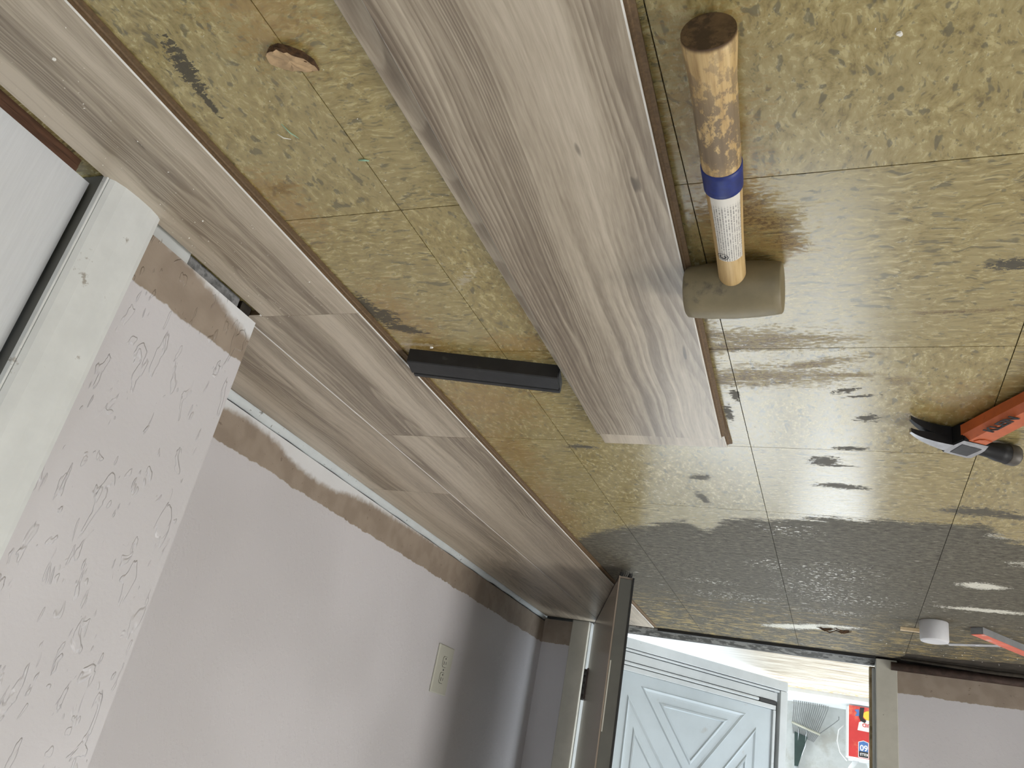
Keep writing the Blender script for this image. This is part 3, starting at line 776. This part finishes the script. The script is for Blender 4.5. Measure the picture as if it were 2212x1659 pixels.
M_GREEN = speckled('pale_green_plastic', (.30, .50, .36), .6, .1, 30)
M_PAINT = speckled('dry_white_paint', (.80, .78, .72), .7, .05, 30)
def sliver(name, a, b, z, r, mat, label, bow=.001):
    bm = bmesh.new(); a, b = Vector((*a, z)), Vector((*b, z)); mid = (a+b)/2 + Vector((bow, bow, .0006))
    tube(bm, [a, mid, b], [r*.5, r, r*.4], 6); return tag(mk(name, bm, mat), label, 'debris')
sliver('plastic_sliver', (.0595, -.1370), (.0530, -.1165), .0008, .0006, M_GREEN, 'thin green plastic sliver lying on the vinyl')
sliver('paint_sliver', (.0725, -.1255), (.0620, -.1170), .0008, .0006, M_PAINT, 'thin white paint sliver lying next to the green sliver')
sliver('plastic_crescent', (.0065, -.0790), (-.0045, -.0765), .0008, .0011, M_GREEN, 'small pale green crescent shaving on a tile joint', -.0012)
def flake(name, x, y, z, r, mat, label):
    bm = bmesh.new(); n = 7
    lo = [bm.verts.new((r*random.uniform(.7, 1.1)*math.cos(2*PI*k/n), r*random.uniform(.6, 1.0)*math.sin(2*PI*k/n), 0)) for k in range(n)]
    hi = [bm.verts.new((v.co.x*.8, v.co.y*.8, r*random.uniform(.35, .8))) for v in lo]
    for k in range(n): bm.faces.new((lo[k], lo[(k+1) % n], hi[(k+1) % n], hi[k]))
    bm.faces.new(lo); bm.faces.new(hi)
    return tag(mk(name, bm, mat, loc=(x, y, z)), label, 'debris')
flake('paint_flake', .229, -.2545, .0088, .0024, M_PAINT, 'white paint flake on the laid plank nearest the white door')
flake('paint_flake', .1030, .2905, .0002, .0030, M_PAINT, 'white paint flake on the vinyl beside the black tapping block')
flake('paint_flake', -.473, -.134, .0002, .0026, M_PAINT, 'white paint flake on the vinyl left of the mallet handle end')
bm = bmesh.new()
def crumb(x, y, z, r):
    if (-.10 < x < .18 and .27 < y < .43) or (-.40 < x < -.27 and -.22 < y < .19) or (x < -.49 and .2 < y < .68): return
    v = [bm.verts.new((x + r*random.uniform(-1, 1), y + r*random.uniform(-1, 1), z + (r*random.uniform(.3, 1.1) if k == 3 else 0))) for k in range(4)]
    for tri in ((0, 1, 2), (0, 1, 3), (1, 2, 3), (0, 2, 3)): bm.faces.new([v[i] for i in tri])
for _ in range(90): crumb(random.uniform(.18, .315), random.uniform(-.30, .17), .0088, random.uniform(.0004, .0011))
for _ in range(40): crumb(random.gauss(.295, .018), random.uniform(-.06, .2), .0088, random.uniform(.0005, .0015))
for _ in range(30): crumb(random.uniform(.17, .55), random.uniform(.2, 1.0), .0088, random.uniform(.0004, .001))
for _ in range(110): crumb(random.uniform(-.07, .145), random.uniform(-.30, .9), .0002, random.uniform(.0004, .0011))
for _ in range(90): crumb(random.uniform(-.95, -.30), random.uniform(-.25, .8), .0002, random.uniform(.0004, .0012))
for _ in range(25): crumb(random.uniform(-.9, -.55), random.uniform(2.0, 2.14), .0002, random.uniform(.001, .003))
tag(mk('paint_crumbs', bm, M_PAINT), 'tiny white paint crumbs scattered over planks and vinyl', 'debris', kind='stuff')
bm = bmesh.new()
for k in range(9):
    a = random.uniform(-.5, .5); x, y = -.435 + random.uniform(-.03, .03), 1.905 + random.uniform(-.008, .008)
    tube(bm, [(x, y, .001), (x + .02*math.cos(a), y + .02*math.sin(a), random.uniform(.003, .010)), (x + .04*math.cos(a), y + .04*math.sin(a), .001)], [.001, .0018, .0006], 5)
tag(mk('wood_splinters', bm, M_CHIPE), 'small heap of brown wood splinters on the worn floor before the doorway', 'debris', kind='stuff')

# ------------------------------------------------------------------ outside: porch, low wall, storm door, rake, jug
struct(box('porch_floor', (-3.2, 3.0, 2.431, 3.445, -.25, -.03), M_PORCH), 'peeling white painted porch boards outside the doorway', 'porch floor')
bm = bmesh.new(); prism(bm, [(3.446, -.25), (3.446, -.014), (3.449, -.007), (3.458, -.004), (3.74, -.004), (3.74, -.25)], -3.2, 3.0, 'x')
struct(mk('porch_ledge', bm, speckled('white_ledge_paint', (.62, .63, .62), .6, .05, 20)), 'pale ledge at the foot of the porch wall', 'ledge')
struct(box('wall_porch', (-3.2, 3.0, 3.741, 3.90, -.25, .70), M_STUCCO), 'low pale stucco porch wall', 'wall')  # unseen top kept low so sky glare reaches the floor
struct(box('ground', (-14, 14, 2.43, 16, -.5, -.251), M_STUCCO), 'pale concrete ground outside', 'ground')

sdv = Vector((-.544, .592, 0)).normalized()
sd = struct(empty('door_3', (.317, 2.513, 0), math.atan2(sdv.y, sdv.x)), 'white storm door with crossbuck panel swung open outside', 'door')
# local x along the door from its visible part (-0.11 hinge .. 0.804 free edge), local +y outward... room side at y=0
def sbox(name, x0, x1, z0, z1, y0, y1, mat, bev=.0015, parent=sd): return box(name, (x0, x1, y0, y1, z0, z1), mat, parent, bev)
# room-facing side is local +y (normal = (-sdv.y, sdv.x)) -> check sign below
nrm = Vector((-sdv.y, sdv.x, 0)); sgn = 1 if nrm.dot(Vector((0, 2.27, 0)) - Vector((.317, 2.513, 0))) > 0 else -1
def Y(a, b): return (a*sgn, b*sgn) if sgn > 0 else (b*sgn, a*sgn)
sbox('rail_shade_backing', -.105, .76, .030, .112, *Y(-.029, -.0285), M_DOOREDGE_SHADE, 0)  # added dark sheet that paints shade into the gaps between rails
sbox('bottom_rail', -.11, .803, .0, .0372, *Y(-.03, .0), M_STORM)
sbox('bottom_bead', -.11, .765, .0394, .0482, *Y(-.026, -.004), M_STORM, .002)
sbox('bottom_sash', -.11, .757, .0506, .0832, *Y(-.028, -.010), M_STORM)
sbox('closer_tube', -.05, .66, .0856, .0985, *Y(-.020, -.006), M_STORM, .004)
sbox('closer_cap', .66, .748, .0851, .0990, *Y(-.020, -.005), M_BLACK)
sbox('closer_cap', -.11, -.052, .0851, .0990, *Y(-.020, -.005), M_BLACK)
sbox('panel_rail', -.11, .748, .1010, .1190, *Y(-.028, -.006), M_STORM)
sbox('lock_stile', .766, .804, .0387, 2.0, *Y(-.03, .0), M_STORM)
sbox('stile_gap', .7495, .7655, .0852, 2.0, *Y(-.028, -.022), M_BLACK, 0)
sbox('inner_stile', .735, .749, .1201, 2.0, *Y(-.026, -.006), M_STORM)
sbox('hinge_stile', -.11, -.06, .1201, 2.0, *Y(-.03, -.002), M_STORM)
sbox('top_rail', -.059, .734, 1.95, 2.0, *Y(-.03, -.002), M_STORM)
sbox('kick_panel', -.0595, .7345, .1202, .86, *Y(-.024, -.014), M_PANEL, 0)
def glass():
    m_ = bpy.data.materials.new('storm_glass'); m_.use_nodes = True; t = m_.node_tree; t.nodes.clear()
    o = t.nodes.new('ShaderNodeOutputMaterial'); mx = t.nodes.new('ShaderNodeMixShader'); a = t.nodes.new('ShaderNodeBsdfTransparent'); g = t.nodes.new('ShaderNodeBsdfGlossy')
    g.inputs['Roughness'].default_value = .02; mx.inputs[0].default_value = .12
    t.links.new(a.outputs[0], mx.inputs[1]); t.links.new(g.outputs[0], mx.inputs[2]); t.links.new(mx.outputs[0], o.inputs[0]); return m_
sbox('glass_pane', -.0590, .7340, .8605, 1.949, *Y(-.022, -.018), glass(), 0)
def tri_bead(tri, name='crossbuck_bead'):
    """raised moulding around a triangle in local (x, z)"""
    cx = sum(p[0] for p in tri)/3; cz = sum(p[1] for p in tri)/3
    def ring(k, d):
        out_ = []
        n = len(tri)
        for i in range(n):
            p0, p1, p2 = Vector(tri[i-1]), Vector(tri[i]), Vector(tri[(i+1) % n])
            e1, e2 = (p1-p0).normalized(), (p2-p1).normalized()
            n1, n2 = Vector((-e1.y, e1.x)), Vector((-e2.y, e2.x))
            if n1.dot(Vector((cx, cz)) - p1) < 0: n1 = -n1
            if n2.dot(Vector((cx, cz)) - p1) < 0: n2 = -n2
            bis = (n1+n2).normalized(); q = p1 + bis*(k/max(.35, bis.dot(n1)))
            out_.append((q.x, d*sgn, q.y))
        return out_
    bm = bmesh.new()
    rings = [[bm.verts.new(v) for v in ring(k, d)] for k, d in ((0, -.0142), (.004, -.0095), (.012, -.0135), (.020, -.0160+.002), (.040, -.0142), (.044, -.0105), (.050, -.0095), (.054, -.0142))]
    for a, b_ in zip(rings, rings[1:]):
        for i in range(len(tri)): bm.faces.new((a[i], a[(i+1) % len(tri)], b_[(i+1) % len(tri)], b_[i]))
    mk(name, bm, M_PANEL, sd)
tri_bead([(.085, .160), (.600, .160), (.342, .455)])
tri_bead([(.030, .200), (.030, .780), (.285, .490)])
tri_bead([(.655, .200), (.655, .780), (.400, .490)])
tri_bead([(.085, .820), (.600, .820), (.342, .525)])

rk = tag(empty('leaf_rake', (-.235, 3.69, -.003)), 'steel-tined leaf rake with a green head leaning on the porch wall', 'rake')
def ry(z): return .01 + .05*(z/.75)
hub = Vector((-.002, 0, .285))
NT = 18
for k in range(NT):
    u = k/(NT-1)
    bar = Vector((.018 - .118*u, 0, .097 + .032*u))
    foot = Vector((.013 - .160*u, 0, .010 + .008*u*u)) if k < NT-1 else Vector((-.185, 0, .055))
    plate = hub + (bar - hub)*.75
    knee = bar + (foot - bar)*.72
    pts = [plate, bar, knee, foot]
    pts = [Vector((p.x, ry(p.z), p.z)) for p in pts]
    pts[-1].y -= .022
    pts.append(Vector((pts[-1].x, pts[-1].y - .012, max(.0016, pts[-1].z - .012))))
    bm = bmesh.new(); tube(bm, pts, .0017, 5); mk('tine', bm, M_TINE, rk)
bm = bmesh.new(); tube(bm, [(.022, ry(.095), .095), (-.04, ry(.11)-.001, .113), (-.104, ry(.13), .130)], .0062, 8); mk('brace_bar', bm, speckled('galvanised_bar', (.36, .35, .28), .5, .1, 20, metal=.3), rk)
bm = bmesh.new()
prism(bm, [(.008, .135), (-.050, .150), (-.012, .283), (.004, .283)], .005, .009, 'y'); mk('green_plate', bm, speckled('dark_green_enamel', (.014, .032, .026), .5, .2, 20), rk, loc=(0, .008, 0))
for sx in (-.045, -.010):
    bm = bmesh.new(); tube(bm, [(sx, ry(.13)-.004, .118), (sx*.9, ry(.18)-.006, .19), (-.006, ry(.28)-.004, .285)], .0028, 6); mk('brace_rod', bm, M_STEEL, rk)
bm = bmesh.new(); tube(bm, [(-.006, ry(.27), .270), (-.010, ry(.75)-.012, .75), (-.02, .048, 1.45)], [.012, .0125, .0125], 12); mk('handle', bm, M_STORM, rk)

jg = tag(empty('spray_jug', (-.555, 3.555, -.0038)), 'white jug with a red label standing on the porch ledge', 'jug')
M_JUG = speckled('white_jug_plastic', (.62, .63, .62), .4, .03, 15)
M_JRED = speckled('red_label_print', (.56, .045, .045), .4, .08, 12, (.70, .22, .12), 14, .5, .7)
M_JY = speckled('yellow_print', (.75, .55, .06), .5, .05, 20); M_JB = speckled('blue_print', (.07, .17, .42), .5, .05, 20); M_JW = speckled('white_print', (.75, .75, .75), .5, .02, 20)
M_JR2 = speckled('red_print', (.6, .06, .05), .5, .05, 20)
bm = bmesh.new(); bx(bm, -.105, .105, -.054, .054, 0, .228)
bmesh.ops.bevel(bm, geom=[e for e in bm.edges], offset=.011, segments=3, affect='EDGES'); mk('jug_body', bm, M_JUG, jg, smooth=False)
bm = bmesh.new(); tube(bm, [(-.02, 0, .224), (-.02, 0, .262), (-.02, 0, .290)], [.046, .030, .022], 16); mk('neck', bm, M_JUG, jg)
bm = bmesh.new(); tube(bm, [(-.02, 0, .2905), (-.02, 0, .32)], .026, 16); mk('screw_cap', bm, M_JUG, jg)
bm = bmesh.new(); tube(bm, [(.06, 0, .224), (.085, 0, .26), (.07, 0, .295), (.02, 0, .30)], .011, 10); mk('grip', bm, M_JUG, jg)
YF = -.0542
def flat(name, poly, d, mat): bm = bmesh.new(); prism(bm, poly, YF-d, YF-d+.0004, 'y'); return mk(name, bm, mat, jg)
flat('front_label', [(-.094, .006), (.093, .006), (.093, .216), (-.094, .216)], .0005, M_JRED)
flat('label_swoosh', [(-.094, .045), (.030, .060), (.052, .072), (.058, .105), (-.02, .108), (-.094, .085)], .0009, M_JW)
flat('label_black_shape', [(.030, .008), (.048, .010), (.052, .050), (.046, .066), (.028, .072), (.022, .062), (.036, .052)], .0013, M_INK)
flat('label_blue_shape', [(.052, .018), (.070, .022), (.060, .034), (.068, .048), (.050, .046)], .0013, M_JB)
n = 20; flat('label_yellow_disc', [(.010 + .026*math.cos(2*PI*k/n), .040 + .020*math.sin(2*PI*k/n)) for k in range(n)], .0011, M_JY)
flat('badge_border', [(.013, .150), (.034, .144), (.055, .152), (.055, .214), (.013, .214)], .0009, M_JW)
flat('badge_blue', [(.0155, .152), (.034, .147), (.0525, .154), (.0525, .189), (.0155, .189)], .0013, M_JB)
flat('badge_black', [(.0155, .189), (.0525, .189), (.0525, .212), (.0155, .212)], .0013, M_INK)
text_mesh('badge_number', '60', .032, M_JW, jg, (.0165, YF-.0015, .1635), (PI/2, 0, 0), .0001, .0008)
text_mesh('badge_word', 'KILLS', .0145, M_JW, jg, (.0165, YF-.0015, .1955), (PI/2, 0, 0), .0001, .0004, .92)
text_mesh('label_word', 'LIQUID', .021, M_JR2, jg, (-.030, YF-.0012, .074), (PI/2, 0, 0), .0001, .0006)
bm = bmesh.new(); tube(bm, [(.100, -.02, .235), (.128, -.02, .205), (.140, -.02, .16), (.135, -.02, .115), (.112, -.02, .090)], .0024, 8); mk('spray_hose', bm, M_JUG, jg)
